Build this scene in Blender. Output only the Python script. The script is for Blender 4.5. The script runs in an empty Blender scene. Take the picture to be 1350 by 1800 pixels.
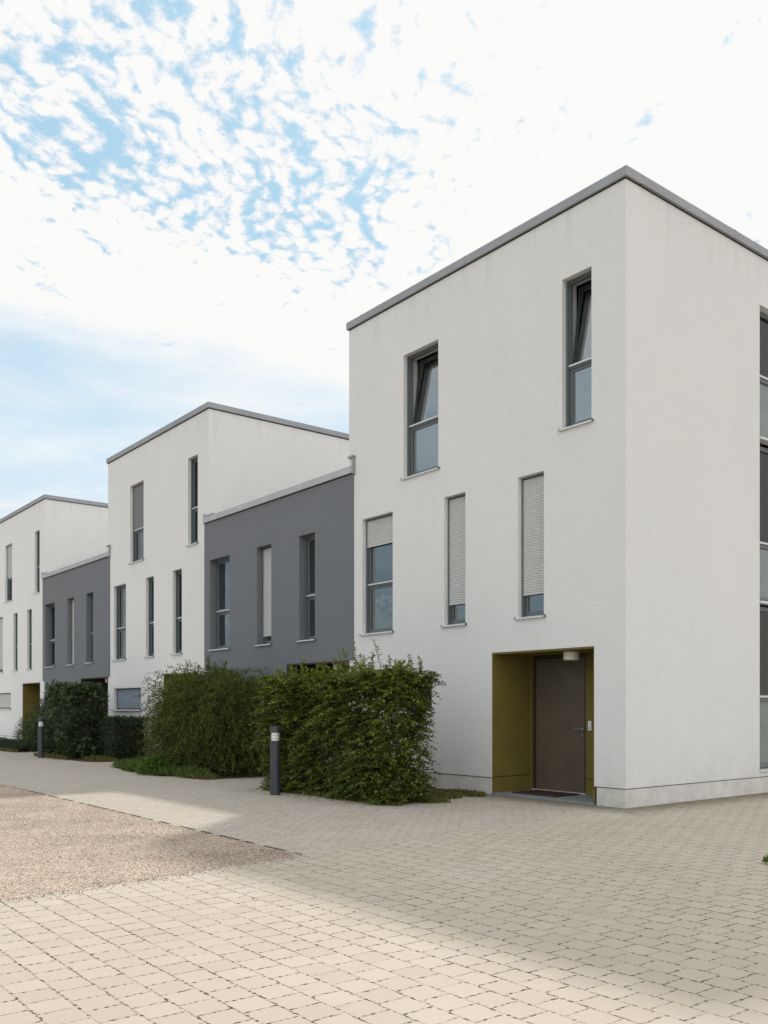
import bpy, bmesh, math, random
import numpy as np
from mathutils import Vector, Matrix

scene = bpy.context.scene
COL = scene.collection
random.seed(7)
rng = np.random.default_rng(11)

# ------------------------------------------------------------------ camera
cam_d = bpy.data.cameras.new("camera")
cam = bpy.data.objects.new("camera", cam_d)
COL.objects.link(cam)
cam.location = (0, 0, 1.5)
cam.rotation_euler = (math.radians(90), 0, 0)
cam_d.sensor_fit = 'HORIZONTAL'
cam_d.sensor_width = 36.0
cam_d.lens = 36.0 * 1591 / 1350
cam_d.shift_y = 342 / 1350
cam_d.clip_start = 0.1
cam_d.clip_end = 3000
scene.camera = cam

# ------------------------------------------------------------------ view + light
scene.view_settings.view_transform = 'Standard'
scene.view_settings.look = 'None'
scene.view_settings.exposure = 0.0
scene.view_settings.gamma = 1.0

SUN_DIR = Vector((0.205, 0.98, 1.03)).normalized()      # towards the sun: behind the houses
sun_d = bpy.data.lights.new("sun", 'SUN')
sun_d.energy = 2.9
sun_d.angle = math.radians(2.2)
sun_d.color = (1.0, 0.93, 0.84)
sun = bpy.data.objects.new("sun", sun_d)
COL.objects.link(sun)
sun.rotation_euler = (-SUN_DIR).to_track_quat('-Z', 'Y').to_euler()
sun.location = (0, 0, 30)

world = bpy.data.worlds.new("World")
scene.world = world
world.use_nodes = True


class NT:
    """small helper to write node trees as expressions"""
    def __init__(s, tree):
        s.t = tree
    def n(s, typ, **kw):
        nd = s.t.nodes.new(typ)
        for k, v in kw.items():
            setattr(nd, k, v)
        return nd
    def put(s, sock, v):
        if v is None:
            return
        if hasattr(v, 'is_output') or isinstance(v, bpy.types.NodeSocket):
            s.t.links.new(v, sock)
        else:
            if sock.type == 'RGBA' and not hasattr(v, '__len__'):
                v = (v, v, v, 1)
            elif sock.type == 'RGBA' and len(v) == 3:
                v = (*v, 1)
            sock.default_value = v
    def m(s, op, a, b=None, c=None, clamp=False):
        nd = s.n('ShaderNodeMath', operation=op, use_clamp=clamp)
        for i, v in enumerate((a, b, c)):
            s.put(nd.inputs[i], v) if v is not None else None
        return nd.outputs[0]
    def vm(s, op, a, b=None, scale=None):
        nd = s.n('ShaderNodeVectorMath', operation=op)
        s.put(nd.inputs[0], a)
        if b is not None:
            s.put(nd.inputs[1], b)
        if scale is not None:
            s.put(nd.inputs['Scale'], scale)
        return nd.outputs['Value'] if op in ('DOT_PRODUCT', 'LENGTH') else nd.outputs[0]
    def mr(s, v, a, b, c=0.0, d=1.0, kind='SMOOTHSTEP'):
        nd = s.n('ShaderNodeMapRange', interpolation_type=kind)
        for i, x in enumerate((v, a, b, c, d)):
            s.put(nd.inputs[i], x)
        return nd.outputs[0]
    def mix(s, f, a, b, mode='MIX'):
        nd = s.n('ShaderNodeMix', data_type='RGBA', blend_type=mode)
        s.put(nd.inputs['Factor'], f)
        s.put(nd.inputs[6], a)
        s.put(nd.inputs[7], b)
        return nd.outputs[2]
    def noise(s, vec, scale, detail=3, rough=0.55, dist=0.0):
        nd = s.n('ShaderNodeTexNoise')
        s.put(nd.inputs['Vector'], vec)
        nd.inputs['Scale'].default_value = scale
        nd.inputs['Detail'].default_value = detail
        nd.inputs['Roughness'].default_value = rough
        nd.inputs['Distortion'].default_value = dist
        return nd.outputs['Fac'], nd.outputs['Color']
    def mapping(s, vec, loc=(0, 0, 0), rot=(0, 0, 0), scale=(1, 1, 1)):
        nd = s.n('ShaderNodeMapping')
        s.put(nd.inputs['Vector'], vec)
        nd.inputs['Location'].default_value = loc
        nd.inputs['Rotation'].default_value = rot
        nd.inputs['Scale'].default_value = scale
        return nd.outputs[0]


def build_world():
    t = world.node_tree
    t.nodes.clear()
    g = NT(t)
    out = g.n('ShaderNodeOutputWorld')
    bg = g.n('ShaderNodeBackground')
    t.links.new(bg.outputs[0], out.inputs[0])
    sky = g.n('ShaderNodeTexSky', sky_type='NISHITA')
    sky.sun_disc = False
    sky.sun_elevation = math.asin(SUN_DIR.z)
    sky.sun_rotation = math.atan2(SUN_DIR.x, SUN_DIR.y)
    sky.altitude = 100
    sky.dust_density = 1.5
    tc = g.n('ShaderNodeTexCoord')
    d = tc.outputs['Generated']
    sep = g.n('ShaderNodeSeparateXYZ')
    g.put(sep.inputs[0], d)
    x, y, z = sep.outputs
    zc = g.m('MAXIMUM', z, 0.06)
    px = g.m('DIVIDE', x, zc)
    py = g.m('DIVIDE', y, zc)
    cmb = g.n('ShaderNodeCombineXYZ')
    g.put(cmb.inputs[0], px); g.put(cmb.inputs[1], py)
    P = cmb.outputs[0]
    # warp
    wf, wc = g.noise(P, 2.6, 3, 0.5)
    P2 = g.vm('ADD', P, g.vm('SCALE', g.vm('SUBTRACT', wc, (0.5, 0.5, 0.5)), scale=0.16))
    Ps = g.mapping(P2, rot=(0, 0, math.radians(14)), scale=(1.0, 0.66, 1.0))
    # small puffs of high cloud
    puff, _ = g.noise(Ps, 42.0, 6, 0.66)
    wf2, wc2 = g.noise(P, 14.0, 3, 0.6)
    Pv = g.vm('ADD', Ps, g.vm('SCALE', g.vm('SUBTRACT', wc2, (0.5, 0.5, 0.5)), scale=0.05))
    vo = g.n('ShaderNodeTexVoronoi', voronoi_dimensions='2D', feature='SMOOTH_F1')
    g.put(vo.inputs['Vector'], Pv)
    vo.inputs['Scale'].default_value = 30.0
    vo.inputs['Smoothness'].default_value = 0.35
    cell = g.m('SUBTRACT', 0.45, vo.outputs['Distance'])
    streak, _ = g.noise(g.mapping(P2, rot=(0, 0, math.radians(14)), scale=(1.0, 0.28, 1)), 10.0, 3, 0.5)
    big, _ = g.noise(P, 3.2, 4, 0.55)
    # open patches: (direction, tightness, weight)
    gap = None
    def add(a, b):
        return b if a is None else g.m('ADD', a, b)
    def blob(pxl, pyl, size, w):
        v = Vector(((pxl - 675) / 1591, 1, (1242 - pyl) / 1591)).normalized()
        k = 1.0 / (size / 1591) ** 2
        dt = g.vm('DOT_PRODUCT', d, tuple(v))
        e = g.m('EXPONENT', g.m('MULTIPLY', g.m('SUBTRACT', dt, 1.0), k))
        return g.m('MULTIPLY', e, w)
    for b in BLOBS:
        gap = add(gap, blob(*b))
    gap = g.m('MULTIPLY', g.m('SUBTRACT', 1.0, g.m('EXPONENT', g.m('MULTIPLY', gap, -2.2))), 0.345)
    cover = g.m('ADD', g.m('ADD', g.m('MULTIPLY', g.m('SUBTRACT', puff, 0.5), 2.1), g.m('MULTIPLY', cell, 0.95)), g.m('MULTIPLY', g.m('SUBTRACT', streak, 0.5), 1.9))
    cover = g.m('ADD', cover, g.m('MULTIPLY', g.m('SUBTRACT', big, 0.5), 0.35))
    # a denser bank hangs low, and the cloud closes up towards the sun
    bank = g.m('MULTIPLY', g.mr(g.m('SUBTRACT', py, g.m('MULTIPLY', px, 0.77)), 2.12, 2.42), 0.42)
    sunw = g.m('MULTIPLY', g.mr(px, -0.14, 0.20), 0.36)
    cover = g.m('ADD', cover, g.m('ADD', bank, sunw))
    cover = g.m('SUBTRACT', g.m('ADD', cover, 0.50), gap)
    cl = g.mr(cover, -0.26, 0.36)
    # cloud bank ends at a soft edge towards the horizon; thin veils below it
    edge = g.m('ADD', py, g.m('MULTIPLY', g.m('SUBTRACT', big, 0.5), 0.5))
    edge = g.m('SUBTRACT', edge, g.m('MULTIPLY', px, 0.58))
    low = g.mr(edge, 2.72, 3.12)
    veil, _ = g.noise(g.mapping(P, rot=(0, 0, math.radians(-30)), scale=(0.7, 0.8, 1)), 1.5, 6, 0.6, 0.5)
    veil = g.mr(veil, 0.30, 0.80, 0.0, 0.85)
    cl = g.m('ADD', g.m('MULTIPLY', cl, g.m('SUBTRACT', 1.0, low)), g.m('MULTIPLY', veil, low))
    # the sky well to the left of the view is open and blue
    left = g.m('MULTIPLY', g.mr(g.m('MULTIPLY', x, -1.0), 0.62, 0.9), g.mr(z, 0.62, 0.42))
    cl = g.m('MULTIPLY', cl, g.m('SUBTRACT', 1.0, g.m('MULTIPLY', left, 0.55)))
    blue = g.mix(1.0, sky.outputs[0], (0.060, 0.078, 0.080), 'MULTIPLY')
    hz = g.mr(z, 0.44, 0.26, 0.0, 0.92, 'LINEAR')
    hz = g.m('MULTIPLY', hz, g.m('SUBTRACT', 1.0, g.m('MULTIPLY', left, 0.8)))
    thick = g.mr(cover, 0.05, 0.45, 0.0, 1.0)
    white = g.mix(thick, (0.85, 0.885, 0.93), (0.965, 0.965, 0.955))
    blue = g.mix(g.m('MULTIPLY', g.mr(z, 0.15, 0.3), 0.85), blue, (0.46, 0.72, 0.91))
    blue = g.mix(hz, blue, (0.67, 0.83, 0.96))
    colr = g.mix(cl, blue, white)
    # clouds behind the camera, facing the sun, brightened extra to lift the shaded walls
    back = g.mr(y, -0.05, -0.6, 1.0, 1.45)
    colr = g.vm('SCALE', colr, scale=back)
    below = g.mr(z, 0.0, -0.05)
    colr = g.mix(below, colr, (0.35, 0.33, 0.30))
    g.put(bg.inputs[0], colr)
    bg.inputs[1].default_value = 1.0


BLOBS = [(40, 60, 80, .30), (170, 110, 90, .34), (330, 60, 60, .34), (40, 250, 70, .34), (200, 230, 80, .34),
         (110, 330, 45, .36), (400, 150, 70, .34), (330, 330, 60, .40), (430, 400, 42, .52), (530, 380, 50, .46),
         (460, 455, 28, .50), (600, 290, 75, .34), (630, 420, 50, .34), (490, 230, 70, .34), (740, 170, 70, .22),
         (730, 370, 70, .24), (75, 478, 20, 2.2), (118, 488, 17, 2.0), (25, 455, 20, .5), (1350, 420, 34, .38), (880, 330, 60, .20),
         (250, 350, 45, .3), (650, 110, 60, .26), (900, 200, 60, .14)]
build_world()

# ------------------------------------------------------------------ helpers
ANG = math.atan2(0.6198, 0.7848)
UH = Vector((-0.6198, 0.7848, 0))          # along the row of houses, away from the near corner
VH = Vector((0.7848, 0.6198, 0))           # into the houses
CORNER = Vector((3.56, 13.33, 0))
ROWROT = Matrix.Rotation(ANG, 4, 'Z')


def site(d, u, z=0.0):
    """point d metres in front of the row and u metres along it"""
    p = CORNER - VH * d + UH * u
    return Vector((p.x, p.y, z))


def new_mat(name):
    m = bpy.data.materials.new(name)
    m.use_nodes = True
    t = m.node_tree
    t.nodes.clear()
    g = NT(t)
    out = g.n('ShaderNodeOutputMaterial')
    return m, g, out


def pbr(g, out, color, rough=0.8, metal=0.0, bump=None, bump_d=0.002, spec=0.5, alpha=None):
    b = g.n('ShaderNodeBsdfPrincipled')
    g.put(b.inputs['Base Color'], color)
    g.put(b.inputs['Roughness'], rough)
    g.put(b.inputs['Metallic'], metal)
    g.put(b.inputs['Specular IOR Level'], spec)
    if bump is not None:
        bn = g.n('ShaderNodeBump')
        bn.inputs['Distance'].default_value = bump_d
        g.put(bn.inputs['Height'], bump)
        g.t.links.new(bn.outputs[0], b.inputs['Normal'])
    g.t.links.new(b.outputs[0], out.inputs[0])
    return b


def objc(g):
    return g.n('ShaderNodeTexCoord').outputs['Object']


def geo(g):
    return g.n('ShaderNodeNewGeometry').outputs['Position']


def plain(name, color, rough=0.6, metal=0.0, var=0.06, scale=8.0, bump=0.0, bscale=60, spec=0.5):
    m, g, out = new_mat(name)
    c = geo(g)
    f, _ = g.noise(c, scale, 4, 0.6)
    lo = tuple(max(0, x * (1 - var)) for x in color)
    hi = tuple(min(1, x * (1 + var)) for x in color)
    cc = g.mix(g.mr(f, 0.3, 0.7), lo, hi)
    bb = None
    if bump:
        bb, _ = g.noise(c, bscale, 3, 0.6)
    pbr(g, out, cc, rough, metal, bb, bump, spec)
    return m


def stucco(name, color, stain):
    m, g, out = new_mat(name)
    c = geo(g)
    big, _ = g.noise(g.mapping(c, scale=(1, 1, 0.55)), 0.55, 5, 0.6, 0.4)
    mid, _ = g.noise(c, 3.5, 5, 0.65)
    fine, _ = g.noise(c, 38.0, 5, 0.75)
    grit = g.n('ShaderNodeTexVoronoi')
    g.put(grit.inputs['Vector'], c)
    grit.inputs['Scale'].default_value = 160
    base = g.mix(g.mr(big, 0.3, 0.7), tuple(x * 0.972 for x in color), color)
    base = g.mix(g.m('MULTIPLY', g.mr(mid, 0.50, 0.78), 0.07), base, stain)
    base = g.mix(g.mr(fine, 0.25, 0.75), g.mix(1.0, base, (0.875, 0.875, 0.875), 'MULTIPLY'), base)
    # rain splash and grime just above the ground, faint run-off streaks under the coping
    sep = g.n('ShaderNodeSeparateXYZ')
    g.put(sep.inputs[0], c)
    st, _ = g.noise(g.mapping(c, scale=(1, 1, 0.06)), 6.0, 4, 0.6)
    low = g.m('MULTIPLY', g.mr(sep.outputs[2], 1.0, 0.0), g.mr(mid, 0.3, 0.75))
    base = g.mix(g.m('MULTIPLY', low, 0.35), base, stain)
    base = g.mix(g.m('MULTIPLY', g.mr(st, 0.56, 0.76), 0.07), base, stain)
    run = g.m('MULTIPLY', g.mr(sep.outputs[2], 8.2, 9.35), g.mr(st, 0.46, 0.70))
    base = g.mix(g.m('MULTIPLY', run, 0.16), base, stain)
    h = g.m('ADD', g.m('MULTIPLY', fine, 0.7), g.m('MULTIPLY', grit.outputs['Distance'], 0.5))
    pbr(g, out, base, 0.92, 0, h, 0.012, 0.25)
    return m


M = {}
M['white'] = stucco('white_render', (0.868, 0.866, 0.860), (0.52, 0.50, 0.46))
M['grey'] = stucco('grey_render', (0.205, 0.218, 0.238), (0.27, 0.275, 0.285))
M['plinth'] = stucco('plinth_render', (0.84, 0.83, 0.80), (0.36, 0.32, 0.27))
M['olive'] = plain('olive_paint', (0.165, 0.132, 0.028), 0.8, 0, 0.08, 3, 0.003, 60, 0.3)
M['dark'] = plain('dark_gap', (0.03, 0.028, 0.025), 0.9)
M['coping'] = plain('zinc_coping', (0.30, 0.31, 0.325), 0.55, 0.15, 0.08, 1.5)
M['sill'] = plain('aluminium_sill', (0.66, 0.67, 0.68), 0.4, 0.3, 0.05, 6)
M['frame'] = plain('grey_window_frame', (0.115, 0.135, 0.145), 0.45, 0, 0.05, 5)
M['slat'] = plain('shutter_slats', (0.52, 0.535, 0.525), 0.5, 0.0, 0.05, 14)
M['frame_shaded'] = plain('shaded_sash', (0.030, 0.042, 0.046), 0.5, 0, 0.1, 5)  # shade inside the room put into the tipped sash colour
M['slat_blue'] = plain('bluish_shutter_slats', (0.26, 0.31, 0.37), 0.4, 0.0, 0.12, 5)
M['slat_grey'] = plain('grey_shutter_slats', (0.22, 0.23, 0.24), 0.5, 0.0, 0.05, 14)
M['inner'] = plain('room_plaster', (0.32, 0.31, 0.29), 0.9)
M['door'] = plain('brown_door_paint', (0.108, 0.086, 0.062), 0.5, 0, 0.10, 2.0, 0.001, 90)
M['doorframe'] = plain('dark_door_frame', (0.050, 0.032, 0.026), 0.5)
M['steel'] = plain('brushed_steel', (0.55, 0.55, 0.54), 0.3, 0.9, 0.05, 20)
M['slab'] = plain('entrance_slab', (0.20, 0.215, 0.225), 0.8, 0, 0.12, 6, 0.002, 60)
M['mat'] = plain('coir_mat', (0.060, 0.040, 0.028), 0.95, 0, 0.4, 70, 0.006, 220, 0.1)
M['lampglass'] = plain('opal_lamp_cover', (0.78, 0.76, 0.68), 0.4)
M['plastic'] = plain('white_plastic', (0.75, 0.75, 0.73), 0.4)
M['bollard'] = plain('anthracite_bollard', (0.040, 0.046, 0.056), 0.42, 0.1, 0.15, 12)
M['bolband'] = plain('bollard_diffuser', (0.72, 0.72, 0.68), 0.35)
M['roofing'] = plain('roof_gravel', (0.28, 0.27, 0.26), 0.9, 0, 0.3, 20)
M['curtain'] = plain('curtain_cloth', (0.62, 0.66, 0.68), 0.9)
M['curtain_dark'] = plain('grey_curtain_cloth', (0.20, 0.24, 0.22), 0.9)
M['bark'] = plain('bark', (0.07, 0.055, 0.04), 0.9, 0, 0.3, 30)
M['pot'] = plain('glazed_pot', (0.55, 0.60, 0.58), 0.3)


def glass(name, ior, tint):
    m, g, out = new_mat(name)
    fr = g.n('ShaderNodeFresnel')
    fr.inputs['IOR'].default_value = ior
    wob, _ = g.noise(geo(g), 1.3, 2, 0.5)
    bn = g.n('ShaderNodeBump')
    bn.inputs['Distance'].default_value = 0.02
    bn.inputs['Strength'].default_value = 0.35
    g.put(bn.inputs['Height'], wob)
    gl = g.n('ShaderNodeBsdfGlossy')
    gl.inputs['Roughness'].default_value = 0.02
    g.t.links.new(bn.outputs[0], gl.inputs['Normal'])
    tr = g.n('ShaderNodeBsdfTransparent')
    g.put(tr.inputs[0], tint)
    mx = g.n('ShaderNodeMixShader')
    g.t.links.new(fr.outputs[0], mx.inputs[0])
    g.t.links.new(tr.outputs[0], mx.inputs[1])
    g.t.links.new(gl.outputs[0], mx.inputs[2])
    g.t.links.new(mx.outputs[0], out.inputs[0])
    return m


M['glass'] = glass('window_glass', 5.0, (0.62, 0.70, 0.74))
M['glass_dim'] = glass('tinted_window_glass', 1.9, (0.35, 0.42, 0.45))
M['glass_clear'] = glass('clear_window_glass', 1.5, (0.45, 0.52, 0.56))
M['frost'] = plain('frosted_balustrade_glass', (0.17, 0.205, 0.20), 0.25, 0, 0.1, 3)


class MB:
    """collects quads and boxes, then links them as one mesh object"""
    def __init__(s):
        s.v = []; s.f = []
    def quad(s, a, b, c, d):
        i = len(s.v)
        s.v += [tuple(a), tuple(b), tuple(c), tuple(d)]
        s.f.append((i, i + 1, i + 2, i + 3))
    def box(s, x0, x1, y0, y1, z0, z1):
        i = len(s.v)
        s.v += [(x0, y0, z0), (x1, y0, z0), (x1, y1, z0), (x0, y1, z0),
                (x0, y0, z1), (x1, y0, z1), (x1, y1, z1), (x0, y1, z1)]
        for q in ((0, 3, 2, 1), (4, 5, 6, 7), (0, 1, 5, 4), (1, 2, 6, 5), (2, 3, 7, 6), (3, 0, 4, 7)):
            s.f.append(tuple(i + k for k in q))
        return s
    def lathe(s, prof, cx=0, cy=0, n=32):
        i0 = len(s.v)
        for r, z in prof:
            for k in range(n):
                a = 2 * math.pi * k / n
                s.v.append((cx + r * math.cos(a), cy + r * math.sin(a), z))
        for j in range(len(prof) - 1):
            for k in range(n):
                a = i0 + j * n + k; b = i0 + j * n + (k + 1) % n
                s.f.append((a, b, b + n, a + n))
        return s
    def tube(s, a, b, r, n=10):
        a = Vector(a); b = Vector(b)
        d = (b - a).normalized()
        p = d.orthogonal().normalized(); q = d.cross(p)
        i0 = len(s.v)
        for e in (a, b):
            for k in range(n):
                t = 2 * math.pi * k / n
                s.v.append(tuple(e + p * r * math.cos(t) + q * r * math.sin(t)))
        for k in range(n):
            s.f.append((i0 + k, i0 + (k + 1) % n, i0 + n + (k + 1) % n, i0 + n + k))
        s.f.append(tuple(i0 + k for k in range(n))[::-1])
        s.f.append(tuple(i0 + n + k for k in range(n)))
        return s
    def build(s, name, mat, parent=None, bevel=0.0, weld=True, smooth=False, each=0):
        if each:
            out = []
            nv = 8 * each; nf = 6 * each
            for k in range(len(s.v) // nv):
                m = MB(); m.v = s.v[k * nv:(k + 1) * nv]
                m.f = [tuple(i - k * nv for i in f) for f in s.f[k * nf:(k + 1) * nf]]
                out.append(m.build(name, mat, parent, bevel, weld, smooth))
            return out
        me = bpy.data.meshes.new(name)
        me.from_pydata(s.v, [], s.f)
        if weld:
            bm = bmesh.new(); bm.from_mesh(me)
            bmesh.ops.remove_doubles(bm, verts=bm.verts, dist=1e-5)
            bmesh.ops.recalc_face_normals(bm, faces=bm.faces)
            bm.to_mesh(me); bm.free()
        me.materials.append(mat)
        if smooth:
            for p in me.polygons:
                p.use_smooth = True
        o = bpy.data.objects.new(name, me)
        COL.objects.link(o)
        if parent:
            o.parent = parent
        if bevel:
            b = o.modifiers.new('edge', 'BEVEL')
            b.width = bevel; b.segments = 2; b.limit_method = 'ANGLE'
        return o


def panel(mb, axis, a0, a1, y0, y1, z0, z1, holes):
    """a wall between depth a0..a1 across axis ('x' = faces -x), spanning y0..y1, z0..z1, with real openings"""
    ys = sorted({y0, y1, *[v for h in holes for v in h[:2]]})
    zs = sorted({z0, z1, *[v for h in holes for v in h[2:4]]})
    ys = [v for v in ys if y0 <= v <= y1]; zs = [v for v in zs if z0 <= v <= z1]
    def solid(i, j):
        if i < 0 or j < 0 or i >= len(ys) - 1 or j >= len(zs) - 1:
            return False
        cy = (ys[i] + ys[i + 1]) / 2; cz = (zs[j] + zs[j + 1]) / 2
        return not any(h[0] < cy < h[1] and h[2] < cz < h[3] for h in holes)
    def P(a, y, z):
        return (a, y, z) if axis == 'x' else (y, a, z)
    for i in range(len(ys) - 1):
        for j in range(len(zs) - 1):
            if not solid(i, j):
                continue
            ya, yb, za, zb = ys[i], ys[i + 1], zs[j], zs[j + 1]
            mb.quad(P(a0, ya, za), P(a0, ya, zb), P(a0, yb, zb), P(a0, yb, za))
            mb.quad(P(a1, ya, za), P(a1, yb, za), P(a1, yb, zb), P(a1, ya, zb))
            if not solid(i - 1, j): mb.quad(P(a0, ya, za), P(a1, ya, za), P(a1, ya, zb), P(a0, ya, zb))
            if not solid(i + 1, j): mb.quad(P(a0, yb, za), P(a0, yb, zb), P(a1, yb, zb), P(a1, yb, za))
            if not solid(i, j - 1): mb.quad(P(a0, ya, za), P(a0, yb, za), P(a1, yb, za), P(a1, ya, za))
            if not solid(i, j + 1): mb.quad(P(a0, ya, zb), P(a1, ya, zb), P(a1, yb, zb), P(a0, yb, zb))


def tag(o, label=None, cat=None, group=None, kind=None):
    for k, v in (('label', label), ('category', cat), ('group', group), ('kind', kind)):
        if v:
            o[k] = v
    return o


def empty(name, loc, rz=0.0):
    o = bpy.data.objects.new(name, None)
    COL.objects.link(o)
    o.location = loc
    o.rotation_euler = (0, 0, rz)
    o.empty_display_size = 0.3
    return o


def ring(mb, x0, x1, y0, y1, z0, z1, w):
    """rectangular frame lying in the y-z plane"""
    mb.box(x0, x1, y0, y0 + w, z0, z1)
    mb.box(x0, x1, y1 - w, y1, z0, z1)
    mb.box(x0, x1, y0 + w, y1 - w, z0, z0 + w)
    mb.box(x0, x1, y0 + w, y1 - w, z1 - w, z1)


def tilt(v, pivot, ang):
    """tip a point round a horizontal y axis through pivot (x, z)"""
    x, y, z = v
    dx, dz = x - pivot[0], z - pivot[1]
    return (pivot[0] + dx * math.cos(ang) + dz * math.sin(ang), y, pivot[1] - dx * math.sin(ang) + dz * math.cos(ang))


def window(root, y0, y1, z0, z1, rec, front=0.0, transom=None, tip=0.0, shutter=None, gmat='glass',
           curtain=None, sillmat='sill', pot=False, rails=True, slat='slat'):
    """one window set back by rec in its opening; shutter = height its lower edge hangs at"""
    x = front + rec
    f = MB()
    ring(f, x, x + 0.075, y0, y1, z0 + 0.0, z1, 0.05)
    if transom:
        f.box(x - 0.004, x + 0.075, y0 + 0.05, y1 - 0.05, transom - 0.035, transom + 0.025)
    # lower (fixed) sash
    lo1 = (transom - 0.035) if transom else z1 - 0.05
    ring(f, x + 0.014, x + 0.066, y0 + 0.05, y1 - 0.05, z0 + 0.05, lo1, 0.045)
    # roller-shutter box edge at the head
    f.box(x - 0.03, x + 0.01, y0 + 0.002, y1 - 0.002, z1 - 0.030, z1 - 0.002)
    w = f.build('window', M['frame'], root, bevel=0.004)
    p = MB()
    p.box(x + 0.034, x + 0.040, y0 + 0.095, y1 - 0.095, z0 + 0.095, lo1 - 0.045)
    p.build('pane', M[gmat], w)
    if transom:
        s = MB(); q = MB()
        ring(s, x + 0.014, x + 0.066, y0 + 0.05, y1 - 0.05, transom + 0.025, z1 - 0.05, 0.034 if tip else 0.045)
        q.box(x + 0.034, x + 0.040, y0 + 0.082, y1 - 0.082, transom + 0.057, z1 - 0.082)
        if tip:
            for mbx in (s, q):
                mbx.v = [tilt((v[0] + 0.06, v[1], v[2]), (x + 0.1, transom + 0.03), tip) for v in mbx.v]
        so = s.build('opening_sash', M['frame_shaded' if tip else 'frame'], w, bevel=0.004)
        q.build('pane', M[gmat], w)
        t = MB()
        hidden = shutter is not None and shutter < transom
        t.box(x - (0.0075 if hidden else 0.035), x - 0.0045, y0 + 0.05, y1 - 0.05, transom + 0.0, transom + 0.028)
        t.build('transom_ledge', M['sill'], w, bevel=0.004)
    if rails:
        r = MB()
        r.box(x - 0.045, x - 0.001, y0 + 0.001, y0 + 0.032, z0, z1 - 0.032)
        r.box(x - 0.045, x - 0.001, y1 - 0.032, y1 - 0.001, z0, z1 - 0.032)
        r.build('shutter_rail', M['frame'], w, bevel=0.003, each=1)
    # sill with turned-up end caps
    s = MB()
    sx0 = front - 0.045
    i = len(s.v)
    s.v += [(sx0, y0 - 0.035, z0 - 0.03), (sx0, y1 + 0.035, z0 - 0.03), (x, y1 + 0.0, z0 - 0.002 + 0.0), (x, y0, z0 - 0.002),
            (sx0, y0 - 0.035, z0 - 0.012), (sx0, y1 + 0.035, z0 - 0.012), (x, y1 + 0.0, z0 + 0.012), (x, y0, z0 + 0.012)]
    # shape: nose board in front plus the sloping tray in the opening
    s.v = s.v[:i]
    s.box(sx0, front - 0.004, y0 - 0.035, y1 + 0.035, z0 - 0.034, z0 - 0.010)
    s.quad((front - 0.004, y0 + 0.001, z0 - 0.010), (front - 0.004, y1 - 0.001, z0 - 0.010), (x, y1 - 0.001, z0 + 0.010), (x, y0 + 0.001, z0 + 0.010))
    s.quad((front - 0.004, y0 + 0.001, z0 - 0.034), (x, y0 + 0.001, z0 + 0.002), (x, y1 - 0.001, z0 + 0.002), (front - 0.004, y1 - 0.001, z0 - 0.034))
    s.build('sill', M[sillmat], w)
    c = MB()
    c.box(sx0 - 0.003, front - 0.003, y0 - 0.042, y0 - 0.034, z0 - 0.036, z0 + 0.006)
    c.box(sx0 - 0.003, front - 0.003, y1 + 0.034, y1 + 0.042, z0 - 0.036, z0 + 0.006)
    c.build('sill_end_cap', M['frame'], w, each=1)
    if shutter is not None:
        sh = MB()
        pitch = 0.042
        z = z1 - 0.032
        pts = []
        xs = x - 0.020
        while z > shutter:
            pts += [(xs - 0.012, z - pitch * 0.30), (xs - 0.012, z - pitch * 0.72), (xs + 0.001, z - pitch * 0.92), (xs + 0.001, z - pitch)]
            z -= pitch
        for a, b in zip(pts[:-1], pts[1:]):
            sh.quad((a[0], y0 + 0.033, a[1]), (a[0], y1 - 0.033, a[1]), (b[0], y1 - 0.033, b[1]), (b[0], y0 + 0.033, b[1]))
        sh.box(xs - 0.012, xs + 0.004, y0 + 0.033, y1 - 0.033, z - 0.035, z - 0.001)
        sh.build('roller_shutter', M[slat], w)
    if curtain:
        ya, yb, za, zb, mt = curtain
        cu = MB()
        n = 40
        for k in range(n):
            t0, t1 = k / n, (k + 1) / n
            f0 = x + 0.26 + 0.03 * math.sin(t0 * 40); f1 = x + 0.26 + 0.03 * math.sin(t1 * 40)
            cu.quad((f0, ya + (yb - ya) * t0, za), (f1, ya + (yb - ya) * t1, za), (f1, ya + (yb - ya) * t1, zb), (f0, ya + (yb - ya) * t0, zb))
        cu.build('curtain', M[mt], w, smooth=True)
    if pot:
        v = MB()
        v.lathe([(0.0, z0 + 0.08), (0.09, z0 + 0.08), (0.13, z0 + 0.20), (0.12, z0 + 0.33), (0.10, z0 + 0.34), (0.0, z0 + 0.32)], x + 0.24, (y0 + y1) / 2 - 0.12)
        v.build('vase', M['pot'], w, smooth=True)
    return w


H_TOP = 9.30
DEPTH = 10.0


def rooms(root, y0, y1, top, floors, x0=0.36):
    r = MB()
    for z in floors:
        r.box(x0, DEPTH - 0.31, y0 + 0.31, y1 - 0.31, z, z + 0.25)
    r.box(3.4, 3.5, y0 + 0.31, y1 - 0.31, 0.05, floors[0] - 0.01)
    for k, z in enumerate(floors[:-1] if floors[-1] > top - 0.6 else floors):
        zt = floors[k + 1] if k + 1 < len(floors) else top - 0.3
        r.box(3.4, 3.5, y0 + 0.31, y1 - 0.31, z + 0.26, zt - 0.01)
    ym = (y0 + y1) / 2
    return r.build('inner_floors', M['inner'], root)


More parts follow.
